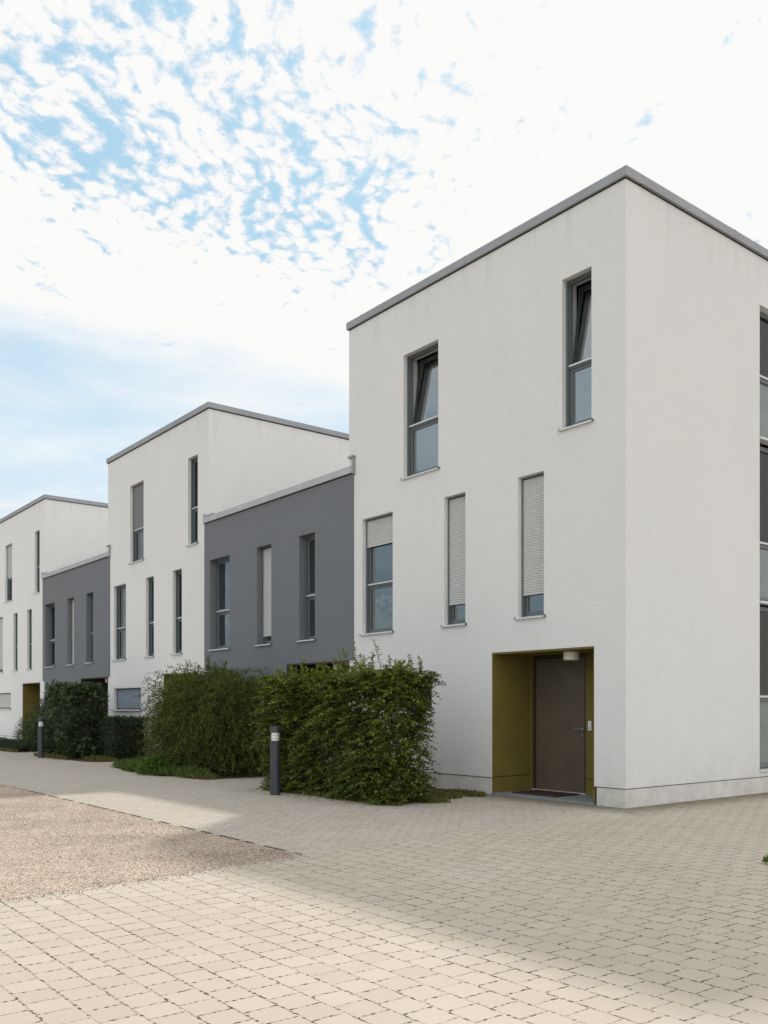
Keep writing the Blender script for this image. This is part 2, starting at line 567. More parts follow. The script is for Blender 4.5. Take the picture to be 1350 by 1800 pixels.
def porch(root, y0, y1, z1, depth, door_y, front=0.0, lining='olive'):
    """olive lined recess with the front door in its back wall"""
    p = MB()
    xi = front + 0.012
    t = 0.02
    p.box(xi, depth, y1 - t, y1 - 0.002, 0.30, z1 - 0.002)          # far reveal
    p.box(xi, depth, y0 + 0.002, y0 + t, 0.30, z1 - 0.002)
    p.box(xi, depth, y1 - t - 0.006, y1 - 0.002, 0.03, 0.285)
    p.box(xi, depth, y0 + 0.002, y0 + t + 0.006, 0.03, 0.285)
    p.box(xi, depth, y0 + t, y1 - t, z1 - 0.03, z1 - 0.004)
    da, db = door_y
    p.box(depth, depth + 0.15, y0 + 0.002, da - 0.002, 0.30, z1 - 0.002)
    p.box(depth - 0.006, depth + 0.15, y0 + 0.002, da - 0.002, 0.03, 0.285)
    p.box(depth, depth + 0.15, db + 0.002, y1 - 0.002, 0.03, z1 - 0.002)
    po = p.build('porch_lining', M[lining], root)
    g = MB()
    g.box(xi + 0.006, depth, y1 - t + 0.003, y1 - 0.001, 0.286, 0.299)
    g.box(depth + 0.006, depth + 0.1, y0 + 0.002, da - 0.003, 0.286, 0.299)
    g.build('groove', M['dark'], po, each=1)
    s = MB(); s.box(front - 0.02, depth + 0.2, y0 + 0.01, y1 - 0.01, -0.05, 0.028)
    s.build('entrance_slab', M['slab'], root, bevel=0.006)
    d = MB(); d.box(depth + 0.045, depth + 0.10, da + 0.055, db - 0.055, 0.05, z1 - 0.085)
    do = d.build('front_door', M['door'], root, bevel=0.003)
    f = MB()
    f.box(depth + 0.02, depth + 0.12, da, da + 0.05, 0.029, z1 - 0.032)
    f.box(depth + 0.02, depth + 0.12, db - 0.05, db, 0.029, z1 - 0.032)
    f.box(depth + 0.02, depth + 0.12, da + 0.05, db - 0.05, z1 - 0.08, z1 - 0.032)
    f.build('door_frame', M['doorframe'], do)
    h = MB()
    hy = da + 0.12
    h.box(depth + 0.036, depth + 0.045, hy - 0.02, hy + 0.02, 0.96, 1.20)
    h.tube((depth + 0.04, hy, 1.12), (depth - 0.02, hy, 1.12), 0.010)
    h.tube((depth - 0.018, hy - 0.01, 1.12), (depth - 0.018, hy + 0.12, 1.12), 0.010)
    h.tube((depth + 0.038, hy, 1.0), (depth + 0.028, hy, 1.0), 0.016)
    h.build('handle', M['steel'], do)
    th = MB(); th.box(depth - 0.01, depth + 0.12, da + 0.0, db, 0.0285, 0.046)
    th.build('threshold', M['sill'], do)
    l = MB()
    lx, ly = front + 0.42, (y0 + y1) / 2 - 0.30
    l.lathe([(0.0, z1 - 0.17), (0.115, z1 - 0.168), (0.13, z1 - 0.155), (0.13, z1 - 0.05), (0.12, z1 - 0.031), (0.0, z1 - 0.031)], lx, ly)
    l.build('ceiling_lamp', M['lampglass'], root, smooth=False)
    i = MB(); i.box(depth - 0.03, depth - 0.001, y0 + 0.805, y0 + 0.875, 1.10, 1.26)
    io = i.build('intercom', M['plastic'], root, bevel=0.004)
    b = MB(); b.tube((depth - 0.031, y0 + 0.84, 1.14), (depth - 0.036, y0 + 0.84, 1.14), 0.012)
    b.build('button', M['steel'], io)


def coping(root, x0, x1, y0, y1, zb, zt, joints, left_kerb=False):
    c = MB()
    ov = 0.045
    # four runs of folded sheet, mitred by butting
    c.box(x0 - ov, x0 + 0.34, y0 - ov, y1 + ov, zb, zt)
    c.box(x0 + 0.34, x1 + ov, y0 - ov, y0 + 0.34, zb, zt)
    c.box(x0 + 0.34, x1 + ov, y1 - 0.34, y1 + ov, zb, zt)
    c.box(x1 - 0.34, x1 + ov, y0 + 0.34, y1 - 0.34, zb, zt)
    co = c.build('coping', M['coping'], root, bevel=0.008)
    s = MB()
    for a, v in joints:
        if a == 'y':
            s.box(x0 - ov - 0.003, x0 + 0.3, v - 0.012, v + 0.012, zb - 0.002, zt + 0.003)
        else:
            s.box(v - 0.012, v + 0.012, y0 - ov - 0.003, y0 + 0.3, zb - 0.002, zt + 0.003)
    s.build('coping_seam', M['coping'], co, each=1)
    k = MB()
    k.box(x0 - 0.008, x1, y0 - 0.008, y1 + 0.008, zb - 0.022, zb - 0.001)
    k.build('shadow_gap', M['dark'], co)


UPPER = (5.88, 8.23)
MIDDLE = (2.975, 5.30)
W_WIN = {'U1': (4.14, 5.14, *UPPER), 'U2': (0.63, 1.21, *UPPER), 'M1': (5.47, 6.45, *MIDDLE),
         'M2': (3.42, 3.98, *MIDDLE), 'M3': (1.59, 2.16, *MIDDLE), 'G': (4.32, 6.42, 1.40, 2.07)}
W_WID = 6.91


def white_house(u0, label, opts, stair=False):
    root = empty('white_house', site(0, u0), ANG)
    tag(root, label, 'house', 'white three storey houses in the row')
    holes = [v for v in W_WIN.values()]
    door = (0.58, 2.77, 0.0, 2.42)
    w = MB()
    panel(w, 'x', 0.0, 0.35, 0.0, W_WID, 0.286, H_TOP, holes + [(door[0], door[1], 0.286, door[3])])
    sh = [(3.74, 5.9, 0.40, 8.45)] if stair else []
    panel(w, 'y', 0.0, 0.30, 0.35, DEPTH, 0.286, H_TOP, sh)
    panel(w, 'y', W_WID - 0.30, W_WID, 0.35, DEPTH, 0.286, H_TOP, [])
    panel(w, 'x', DEPTH - 0.3, DEPTH, 0.30, W_WID - 0.30, 0.286, H_TOP, [])
    w.build('wall', M['white'], root)
    p = MB()
    r = 0.012
    panel(p, 'x', r, 0.34, r, W_WID - r, -0.05, 0.272, [(0.54, 2.77, -0.05, 0.272)])
    p.box(0.34, DEPTH - r, r, 0.28, -0.05, 0.272)
    p.box(0.34, DEPTH - r, W_WID - 0.28, W_WID - r, -0.05, 0.272)
    p.build('plinth', M['plinth'], root)
    gp = MB()
    panel(gp, 'x', 0.02, 0.33, 0.02, W_WID - 0.02, 0.2725, 0.2855, [(0.54, 2.80, 0.2725, 0.2855)])
    gp.box(0.33, DEPTH - 0.02, 0.02, 0.2, 0.2725, 0.2855)
    gp.build('plinth_joint', M['dark'], root)
    rf = MB(); rf.box(0.35, DEPTH - 0.3, 0.30, W_WID - 0.3, H_TOP - 0.5, H_TOP - 0.25)
    rf.build('roof', M['roofing'], root)
    coping(root, 0, DEPTH, 0, W_WID, H_TOP + 0.001, H_TOP + 0.147, [('y', 3.4), ('x', 2.9), ('x', 6.0)])
    rooms(root, 0, W_WID, H_TOP, [2.62, 5.53, H_TOP - 0.76])
    porch(root, door[0], door[1], door[3], 0.96, (1.52, 2.72))
    for k, (a, b, c, d) in W_WIN.items():
        o = dict(opts.get(k, {}))
        if k != 'G':
            o.setdefault('transom', c + 0.98)
        window(root, a, b, c, d, 0.13, **o)
    if stair:
        # the tall glazed strip of the stairs, three storeys of windows one above the other
        ya, yb = 3.74, 5.9
        xx = 0.13
        for (za, zm, zb) in ((0.42, 1.66, 3.26), (3.34, 4.36, 6.08), (6.18, 7.28, 8.45)):
            q = MB()
            for y_, w_ in ((ya, 0.06), (yb - 0.06, 0.06)):
                q.box(y_, y_ + w_, xx, xx + 0.08, za, zb)
            for z_, w_ in ((za, 0.08), (zb - 0.08, 0.08), (zm - 0.07, 0.12)):
                q.box(ya + 0.058, yb - 0.058, xx + 0.001, xx + 0.078, z_ + 0.001, z_ + w_ - 0.001)
            q.box(ya + 1.02, ya + 1.12, xx + 0.004, xx + 0.07, za + 0.07, zb - 0.07)
            so = q.build('stair_window', M['frame'], root, bevel=0.004)
            for pa, pb in ((ya + 0.05, ya + 1.025), (ya + 1.115, yb - 0.05)):
                MB().box(pa, pb, xx + 0.035, xx + 0.042, zm + 0.045, zb - 0.07).build('pane', M['glass_clear'], so)
                MB().box(pa, pb, xx + 0.035, xx + 0.042, za + 0.07, zm - 0.065).build('frosted_pane', M['frost'], so)
            MB().box(ya + 0.002, yb - 0.002, -0.03, xx + 0.01, za - 0.05, za - 0.012).build('sill', M['sill'], so)
            MB().box(ya + 0.06, yb - 0.06, xx - 0.03, xx - 0.001, zm, zm + 0.03).build('transom_ledge', M['sill'], so)
    return root


G_WIN = {'M1': (5.02, 6.08, *MIDDLE), 'M2': (3.02, 3.68, *MIDDLE), 'M3': (1.20, 1.83, *MIDDLE), 'G': (3.87, 5.9, 1.40, 2.08)}
G_WID = 6.18
G_TOP = 6.30


def grey_house(u0, label, opts):
    root = empty('grey_house', site(0, u0), ANG)
    tag(root, label, 'house', 'low grey houses between the white ones')
    e = 0.003
    F = -0.03
    w = MB()
    hol = [v for v in G_WIN.values()]
    top = [h for h in hol if h[2] > 2.5]
    panel(w, 'x', F, F + 0.026, -0.19, G_WID + 0.21, 2.46, G_TOP, top)
    panel(w, 'x', F, F + 0.026, 2.36, G_WID - e, 0.286, 2.4599, [h for h in hol if h[2] < 2.5])
    panel(w, 'x', F + 0.0262, 0.30, e, G_WID - e, 0.286, G_TOP, hol + [(e, 2.36, 0.286, 2.46)])
    MB().box(DEPTH - 0.3, DEPTH, e, G_WID - e, 0.286, G_TOP).build('rear_wall', M['grey'], root)
    w.build('wall', M['grey'], root)
    p = MB(); p.box(F + 0.012, 0.28, 2.37, G_WID - e, -0.05, 0.272)
    p.build('plinth', M['grey'], root)
    rf = MB(); rf.box(0.30, DEPTH - 0.3, 0.01, G_WID - 0.01, G_TOP - 0.5, G_TOP - 0.2)
    rf.build('roof', M['roofing'], root)
    c = MB()
    c.box(F - 0.05, 0.30, -0.23, -0.001 + 0.0, G_TOP + 0.001, G_TOP + 0.15) if False else None
    c.box(F - 0.045, -0.004, -0.20, G_WID + 0.22, G_TOP + 0.001, G_TOP + 0.15)
    c.box(-0.004, 0.30, e, G_WID - e, G_TOP + 0.001, G_TOP + 0.15)
    co = c.build('coping', M['sill_coping'], root, bevel=0.006)
    k = MB(); k.box(F - 0.006, -0.006, -0.195, G_WID + 0.215, G_TOP - 0.02, G_TOP)
    k.build('shadow_gap', M['dark'], co)
    # sheet-metal upstand at the far end, small vent pipe at the near end, roof vent further back
    q = MB()
    q.box(-0.075, -0.01, G_WID + 0.13, G_WID + 0.20, G_TOP + 0.151, G_TOP + 0.23)
    q.box(-0.075, -0.01, G_WID - 0.35, G_WID + 0.128, G_TOP + 0.151, G_TOP + 0.19)
    q.build('end_upstand', M['coping'], root)
    t = MB(); t.box(-0.07, -0.005, -0.24, -0.205, G_TOP - 0.02, G_TOP + 0.36)
    t.box(-0.10, -0.005, -0.24, -0.10, G_TOP + 0.30, G_TOP + 0.345)
    t.build('end_flashing', M['coping'], root, bevel=0.004)
    v = MB()
    v.box(1.6, 2.0, 1.15, 1.55, G_TOP - 0.2, G_TOP + 0.52)
    v.box(1.56, 2.04, 0.75, 1.149, G_TOP - 0.2, G_TOP + 0.40)
    v.box(1.57, 2.03, 1.12, 1.58, G_TOP + 0.521, G_TOP + 0.56)
    v.build('roof_vent', M['coping'], root)
    rooms(root, 0, G_WID, G_TOP, [2.62, G_TOP - 0.76])
    porch(root, 0.003, 2.36, 2.46, 0.96, (1.0, 2.2), front=F, lining='doorframe')  # near-black lining paints in the shade inside the recess
    for kk, (a, b, cc, d) in G_WIN.items():
        o = dict(opts.get(kk, {}))
        if kk != 'G':
            o.setdefault('transom', cc + 0.98)
        window(root, a, b, cc, d, 0.19, front=F, **o)
    return root


M['sill_coping'] = plain('light_zinc_coping', (0.43, 0.435, 0.45), 0.5, 0.15, 0.06, 3)

white_house(0.0, 'nearest and tallest-looking white house, its doorway at the corner of the paved yard',
            {'U1': dict(tip=0.11, curtain=(4.14, 4.62, 5.9, 8.2, 'curtain')), 'U2': dict(tip=0.11, curtain=(0.63, 0.86, 5.9, 8.2, 'curtain')),
             'M1': dict(shutter=4.80, pot=True), 'M2': dict(shutter=3.42), 'M3': dict(shutter=3.40),
             'G': dict(gmat='glass_clear')}, stair=True)
white_house(13.12, 'white house standing between the two grey houses',
            {'U1': dict(shutter=6.92, gmat='glass', slat='slat_grey'), 'U2': dict(gmat='glass_dim'), 'M1': dict(gmat='glass'),
             'M2': dict(gmat='glass_dim'), 'M3': dict(gmat='glass_dim'), 'G': dict(shutter=1.50, slat='slat_blue')})
white_house(26.24, 'farthest white house at the left end of the row',
            {'U1': dict(shutter=6.98), 'M1': dict(shutter=3.15), 'U2': dict(gmat='glass_dim'), 'M2': dict(gmat='glass_dim'),
             'M3': dict(gmat='glass_dim'), 'G': dict(shutter=1.5)})
grey_house(6.93, 'larger dark grey house front beside the nearest white house, one shutter down',
           {'M1': dict(curtain=(5.05, 5.75, 3.0, 5.2, 'curtain')), 'M2': dict(shutter=3.22), 'M3': dict(curtain=(1.2, 1.9, 3, 5.2, 'curtain_dark')),
            'G': dict(gmat='glass_dim')})
grey_house(20.05, 'smaller dark grey house front farther down the row behind the dark evergreen hedge',
           {'M1': dict(gmat='glass_dim'), 'M2': dict(shutter=3.05), 'M3': dict(gmat='glass_dim'), 'G': dict(gmat='glass_dim')})

# ------------------------------------------------------------------ ground
def paving_mat(name, bw, rh, rot, c1, c2, joint, jw, speck, dirt_shade=True, spot=0.95, edge=False):
    m, g, out = new_mat(name)
    c = geo(g)
    p = g.mapping(c, rot=(0, 0, rot))
    wob, wcol = g.noise(c, 14.0, 2, 0.5)
    p = g.vm('ADD', p, g.vm('SCALE', g.vm('SUBTRACT', wcol, (0.5, 0.5, 0.5)), scale=0.010))
    br = g.n('ShaderNodeTexBrick')
    br.offset = 0.5
    g.put(br.inputs['Vector'], p)
    g.put(br.inputs['Color1'], (0, 0, 0, 1)); g.put(br.inputs['Color2'], (1, 1, 1, 1)); g.put(br.inputs['Mortar'], (0.5, 0.5, 0.5, 1))
    br.inputs['Scale'].default_value = 1.0
    br.inputs['Mortar Size'].default_value = jw * 0.8
    br.inputs['Mortar Smooth'].default_value = 0.25
    br.inputs['Bias'].default_value = 0.0
    br.inputs['Brick Width'].default_value = bw
    br.inputs['Row Height'].default_value = rh
    tone, _ = g.noise(c, 0.35, 4, 0.6)
    fine, _ = g.noise(c, 90.0, 4, 0.7)
    midn, _ = g.noise(c, 6.0, 4, 0.6)
    sp, _ = g.noise(c, 38.0, 2, 0.5)
    sp2, _ = g.noise(c, 2.2, 2, 0.5)
    col = g.mix(br.outputs['Color'], c1, c2)
    col = g.mix(g.mr(tone, 0.3, 0.7), g.mix(1.0, col, (0.93, 0.92, 0.90), 'MULTIPLY'), col)
    col = g.mix(g.mr(fine, 0.2, 0.8), g.mix(1.0, col, (0.86, 0.86, 0.86), 'MULTIPLY'), col)
    col = g.mix(g.m('MULTIPLY', g.mr(midn, 0.55, 0.8), 0.35), col, tuple(x * 0.72 for x in c1))
    jm = g.m('MULTIPLY', br.outputs['Fac'], g.m('ADD', g.mr(g.m('ADD', sp, g.m('MULTIPLY', g.m('SUBTRACT', sp2, 0.5), 0.5)), 0.47, 0.58), 0.14, clamp=True))
    jm = g.m('MULTIPLY', jm, speck)
    col = g.mix(jm, col, joint)
    # crumbled spots where the joint sand has washed out, a few centimetres long
    b2 = g.n('ShaderNodeTexBrick')
    b2.offset = 0.5
    g.put(b2.inputs['Vector'], p)
    b2.inputs['Scale'].default_value = 1.0
    b2.inputs['Mortar Size'].default_value = 0.0105
    b2.inputs['Mortar Smooth'].default_value = 0.3
    b2.inputs['Brick Width'].default_value = bw
    b2.inputs['Row Height'].default_value = rh
    s3, _ = g.noise(c, 32.0, 2, 0.4)
    s4, _ = g.noise(c, 1.1, 3, 0.6)
    spots = g.mr(g.m('ADD', s3, g.m('MULTIPLY', g.m('SUBTRACT', s4, 0.5), 0.25)), 0.525, 0.60)
    col = g.mix(g.m('MULTIPLY', g.m('MULTIPLY', b2.outputs['Fac'], spots), spot), col, tuple(x * 0.62 for x in joint))
    if dirt_shade:
        # moss and dirt along the foot of the walls, with painted shade added
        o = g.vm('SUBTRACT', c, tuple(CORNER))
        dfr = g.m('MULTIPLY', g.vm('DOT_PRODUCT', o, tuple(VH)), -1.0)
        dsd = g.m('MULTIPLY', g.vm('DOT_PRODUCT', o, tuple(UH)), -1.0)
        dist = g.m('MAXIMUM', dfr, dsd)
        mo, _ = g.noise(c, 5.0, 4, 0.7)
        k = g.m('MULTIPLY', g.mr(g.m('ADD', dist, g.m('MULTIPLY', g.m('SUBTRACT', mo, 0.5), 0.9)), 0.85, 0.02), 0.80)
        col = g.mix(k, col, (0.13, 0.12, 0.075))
        if edge:
            # open joint along the gravel, filled with dark soil in dashes
            ln = g.m('ABSOLUTE', g.m('SUBTRACT', dfr, 6.035))
            dash, _ = g.noise(c, 5.5, 1, 0.3)
            col = g.mix(g.m('MULTIPLY', g.mr(ln, 0.050, 0.030), g.mr(dash, 0.40, 0.47)), col, (0.05, 0.042, 0.028))
    h = g.m('SUBTRACT', g.m('MULTIPLY', fine, 0.25), br.outputs['Fac'])
    pbr(g, out, col, 0.88, 0, h, 0.003, 0.25)
    return m


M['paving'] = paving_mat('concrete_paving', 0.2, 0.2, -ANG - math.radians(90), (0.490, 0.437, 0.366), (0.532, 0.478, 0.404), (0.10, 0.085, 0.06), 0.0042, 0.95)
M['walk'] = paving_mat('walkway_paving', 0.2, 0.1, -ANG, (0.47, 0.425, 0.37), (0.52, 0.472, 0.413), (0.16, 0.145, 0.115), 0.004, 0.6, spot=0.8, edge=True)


def gravel_mat():
    m, g, out = new_mat('beige_gravel')
    c = geo(g)
    v = g.n('ShaderNodeTexVoronoi')
    g.put(v.inputs['Vector'], c)
    v.inputs['Scale'].default_value = 75
    v2 = g.n('ShaderNodeTexVoronoi')
    g.put(v2.inputs['Vector'], c)
    v2.inputs['Scale'].default_value = 32
    bw = g.n('ShaderNodeSeparateColor')
    g.put(bw.inputs[0], v.outputs['Color'])
    ramp = g.n('ShaderNodeValToRGB')
    e = ramp.color_ramp.elements
    e[0].position = 0.0; e[0].color = (0.26, 0.21, 0.16, 1)
    e[1].position = 1.0; e[1].color = (0.84, 0.73, 0.63, 1)
    k = e.new(0.25); k.color = (0.44, 0.36, 0.29, 1)
    k = e.new(0.7); k.color = (0.58, 0.485, 0.40, 1)
    g.put(ramp.inputs[0], bw.outputs[0])
    tone, _ = g.noise(c, 0.8, 5, 0.65)
    col = g.mix(g.mr(tone, 0.3, 0.7), g.mix(1.0, ramp.outputs[0], (0.74, 0.73, 0.72), 'MULTIPLY'), ramp.outputs[0])
    col = g.mix(g.mr(v.outputs['Distance'], 0.45, 0.85), col, g.mix(1.0, col, (0.6, 0.56, 0.52), 'MULTIPLY'))
    h = g.m('SUBTRACT', 1.0, g.m('ADD', v.outputs['Distance'], g.m('MULTIPLY', v2.outputs['Distance'], 0.6)))
    pbr(g, out, col, 0.95, 0, h, 0.008, 0.2)
    return m


M['gravel'] = gravel_mat()
M['soil'] = plain('planting_soil', (0.085, 0.065, 0.04), 0.95, 0, 0.45, 9, 0.03, 25, 0.1)
M['far_ground'] = plain('far_ground', (0.17, 0.18, 0.12), 0.95, 0, 0.25, 0.3)


def sheet(name, pts, z, mat, label=None):
    me = bpy.data.meshes.new(name)
    me.from_pydata([(p[0], p[1], z) for p in pts], [], [tuple(range(len(pts)))])
    me.materials.append(mat)
    o = bpy.data.objects.new(name, me)
    COL.objects.link(o)
    if o.data.polygons[0].normal.z < 0:
        o.data.flip_normals()
    o['kind'] = 'structure'
    return o


sheet('ground', [(-900, -900), (900, -900), (900, 900), (-900, 900)], -0.02, M['far_ground'])
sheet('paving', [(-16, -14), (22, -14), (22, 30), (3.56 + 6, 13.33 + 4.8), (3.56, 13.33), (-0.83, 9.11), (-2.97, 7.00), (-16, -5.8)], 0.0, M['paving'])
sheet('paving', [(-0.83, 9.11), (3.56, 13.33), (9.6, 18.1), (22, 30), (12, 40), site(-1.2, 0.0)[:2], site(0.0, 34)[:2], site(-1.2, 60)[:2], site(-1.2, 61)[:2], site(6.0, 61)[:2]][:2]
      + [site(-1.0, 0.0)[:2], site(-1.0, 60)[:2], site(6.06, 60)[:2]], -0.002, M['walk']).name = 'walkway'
gravel = sheet('gravel_yard', [(-0.83, 9.11), site(6.03, 60)[:2], (-75, 30), (-40, -30), (-16, -5.8), (-2.97, 7.00)], 0.001, M['gravel'])

# ------------------------------------------------------------------ vegetation
def leaf_mat(name, dark, light, rough=0.5, trans=0.35, autumn=None):
    """leaf colour varies from leaf to leaf through a per-leaf random value"""
    m, g, out = new_mat(name)
    at = g.n('ShaderNodeAttribute', attribute_name='leafvar')
    f = at.outputs['Fac']
    c = g.mix(f, dark, light)
    if autumn:
        c = g.mix(g.mr(f, 0.975, 0.99), c, autumn)
    b = g.n('ShaderNodeBsdfPrincipled')
    g.put(b.inputs['Base Color'], c)
    g.put(b.inputs['Roughness'], rough)
    b.inputs['Specular IOR Level'].default_value = 0.35
    tl = g.n('ShaderNodeBsdfTranslucent')
    g.put(tl.inputs[0], g.mix(1.0, c, (1.3, 1.5, 0.6), 'MULTIPLY'))
    mx = g.n('ShaderNodeMixShader')
    mx.inputs[0].default_value = trans
    g.t.links.new(b.outputs[0], mx.inputs[1])
    g.t.links.new(tl.outputs[0], mx.inputs[2])
    g.t.links.new(mx.outputs[0], out.inputs[0])
    return m


M['beech'] = leaf_mat('hornbeam_leaves', (0.026, 0.045, 0.009), (0.25, 0.285, 0.050), 0.5, 0.25, (0.22, 0.12, 0.03))
M['willow'] = leaf_mat('feathery_leaves', (0.022, 0.036, 0.008), (0.15, 0.170, 0.032), 0.55, 0.25)
M['laurel'] = leaf_mat('evergreen_leaves', (0.016, 0.036, 0.012), (0.125, 0.165, 0.075), 0.28, 0.12)
M['yew'] = leaf_mat('clipped_leaves', (0.012, 0.028, 0.010), (0.045, 0.075, 0.025), 0.5, 0.15)
M['fern'] = leaf_mat('bright_leaves', (0.045, 0.085, 0.015), (0.15, 0.24, 0.04), 0.5, 0.35)
M['cover'] = leaf_mat('ground_cover_leaves', (0.030, 0.060, 0.012), (0.16, 0.22, 0.045), 0.5, 0.3)
M['dry'] = leaf_mat('dry_grass_leaves', (0.07, 0.075, 0.02), (0.20, 0.19, 0.06), 0.7, 0.3)
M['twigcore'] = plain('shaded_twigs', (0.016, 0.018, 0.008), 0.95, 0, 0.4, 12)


def unit(a):
    return a / np.maximum(np.linalg.norm(a, axis=1, keepdims=True), 1e-9)


def leaves_mesh(name, pos, ax, nrm, L, W, var, mat, parent=None, fold=0.18):
    """one folded, pointed leaf (4 corners + midrib bend) per row"""
    n = len(pos)
    ax = unit(ax)
    side = unit(np.cross(nrm, ax))
    up = np.cross(ax, side)
    L = np.asarray(L).reshape(-1, 1) * np.ones((n, 1)); W = np.asarray(W).reshape(-1, 1) * np.ones((n, 1))
    a = pos
    b = pos + ax * L * 0.45 + side * W * 0.5 + up * W * fold
    c = pos + ax * L - up * L * 0.12
    d = pos + ax * L * 0.45 - side * W * 0.5 + up * W * fold
    v = np.stack([a, b, c, d], 1).reshape(-1, 3)
    me = bpy.data.meshes.new(name)
    me.vertices.add(4 * n)
    me.vertices.foreach_set('co', v.astype(np.float32).ravel())
    me.loops.add(6 * n)
    i = np.arange(n)[:, None] * 4
    me.loops.foreach_set('vertex_index', (i + np.array([[0, 1, 2, 0, 2, 3]])).astype(np.int32).ravel())
    me.polygons.add(2 * n)
    me.polygons.foreach_set('loop_start', (np.arange(2 * n) * 3).astype(np.int32))
    me.polygons.foreach_set('loop_total', np.full(2 * n, 3, np.int32))
    at = me.attributes.new('leafvar', 'FLOAT', 'POINT')
    at.data.foreach_set('value', np.repeat(var, 4).astype(np.float32))
    me.update(); me.validate()
    me.materials.append(mat)
    o = bpy.data.objects.new(name, me)
    COL.objects.link(o)
    if parent:
        o.parent = parent
    return o


def lump(p, s, seed):
    """cheap smooth noise from summed sines"""
    r = np.random.default_rng(seed)
    t = np.zeros(len(p))
    for k in range(6):
        w = r.normal(size=3) * s * (1.0 + 0.5 * k)
        t += np.sin(p @ w + r.uniform(0, 6.28)) / (1 + 0.5 * k)
    return t / 2.6


def box_shell(n, sx, sy, h, seed, amp, taper=0.0, top_amp=None, round_=0.25):
    """points on the skin of a clipped, lumpy block hedge; returns positions and outward normals"""
    r = np.random.default_rng(seed)
    areas = np.array([sy * h, sy * h, sx * h, sx * h, sx * sy * 1.3])
    k = r.choice(5, n, p=areas / areas.sum())
    u = r.uniform(-1, 1, n); v = r.uniform(0, 1, n)
    p = np.zeros((n, 3)); nr = np.zeros((n, 3))
    for i, s in ((0, -1), (1, 1)):
        m = k == i
        p[m] = np.stack([np.full(m.sum(), s * sx / 2), u[m] * sy / 2, v[m] * h], 1); nr[m] = (s, 0, 0)
    for i, s in ((2, -1), (3, 1)):
        m = k == i
        p[m] = np.stack([u[m] * sx / 2, np.full(m.sum(), s * sy / 2), v[m] * h], 1); nr[m] = (0, s, 0)
    m = k == 4
    p[m] = np.stack([u[m] * sx / 2, (v[m] - 0.5) * sy, np.full(m.sum(), h)], 1); nr[m] = (0, 0, 1)
    # rounding of the corners
    q = p.copy(); q[:, 2] = np.maximum(0, p[:, 2] - h * 0.5)
    e = np.stack([np.abs(q[:, 0]) / (sx / 2), np.abs(q[:, 1]) / (sy / 2), np.clip(q[:, 2] / (h / 2), 0, 1)], 1)
    es = np.sort(e, 1)
    shrink = 1 - round_ * np.clip(es[:, 1] - 0.7, 0, 1) * 1.2
    p[:, 0] *= shrink; p[:, 1] *= shrink
    p[:, 2] *= 1 - round_ * 0.35 * np.clip(es[:, 1] - 0.75, 0, 1) * (k == 4)
    w = 1 + taper * (p[:, 2] / h - 0.5)
    p[:, 0] *= w; p[:, 1] *= w
    d = lump(p, 3.2, seed + 1) * amp + lump(p, 9.0, seed + 2) * amp * 0.5
    p += nr * d[:, None]
    return p, nr, r


def core(root, sx, sy, h, seed, scale=0.8, z0=0.0, taper=0.0):  # solid dark core added inside the foliage to block light coming through
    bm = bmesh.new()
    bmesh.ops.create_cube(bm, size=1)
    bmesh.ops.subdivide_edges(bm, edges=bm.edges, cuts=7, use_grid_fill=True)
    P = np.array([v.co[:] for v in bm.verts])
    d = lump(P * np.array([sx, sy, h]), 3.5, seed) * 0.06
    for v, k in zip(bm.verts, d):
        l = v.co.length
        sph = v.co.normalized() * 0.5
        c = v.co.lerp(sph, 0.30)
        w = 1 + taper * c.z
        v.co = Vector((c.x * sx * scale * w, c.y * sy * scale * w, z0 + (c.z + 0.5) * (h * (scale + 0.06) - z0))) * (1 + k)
    me = bpy.data.meshes.new('added_core')
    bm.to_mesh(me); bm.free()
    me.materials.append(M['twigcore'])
    o = bpy.data.objects.new('added_core', me)
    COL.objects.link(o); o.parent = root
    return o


def sprays(p, nr, r, per, length, leafL, leafW, droop, flat, spread=0.5):
    """each point throws out a flat spray of paired leaves"""
    n = len(p)
    d = nr * 1.0 + r.normal(size=(n, 3)) * spread
    d[:, 2] = d[:, 2] * (1 - flat) - droop
    d = unit(d)
    up = np.tile(np.array([0, 0, 1.0]), (n, 1)) + r.normal(size=(n, 3)) * 0.35
    side = unit(np.cross(up, d))
    nn = np.cross(d, side)
    ln = length * r.uniform(0.5, 1.3, n)
    pos = []; ax = []; nm = []; var = []; sc = []
    base = r.uniform(0, 1, n)
    for k in range(per):
        t = (k + 0.5) / per
        sgn = 1 if k % 2 else -1
        pp = p + d * (ln * t)[:, None] - np.array([0, 0, 1.0]) * (ln * t * t * 0.25)[:, None]
        a = d * 0.75 + side * sgn * 0.8 + r.normal(size=(n, 3)) * 0.22
        pos.append(pp); ax.append(a); nm.append(nn + r.normal(size=(n, 3)) * 0.35)
        var.append(np.clip((base * 0.65 + r.uniform(0, 0.35, n)) ** 1.5, 0, 1)); sc.append(r.uniform(0.7, 1.2, n) * (1 - 0.25 * t))
    s = np.concatenate(sc)
    return np.concatenate(pos), np.concatenate(ax), np.concatenate(nm), leafL * s, leafW * s, np.concatenate(var)


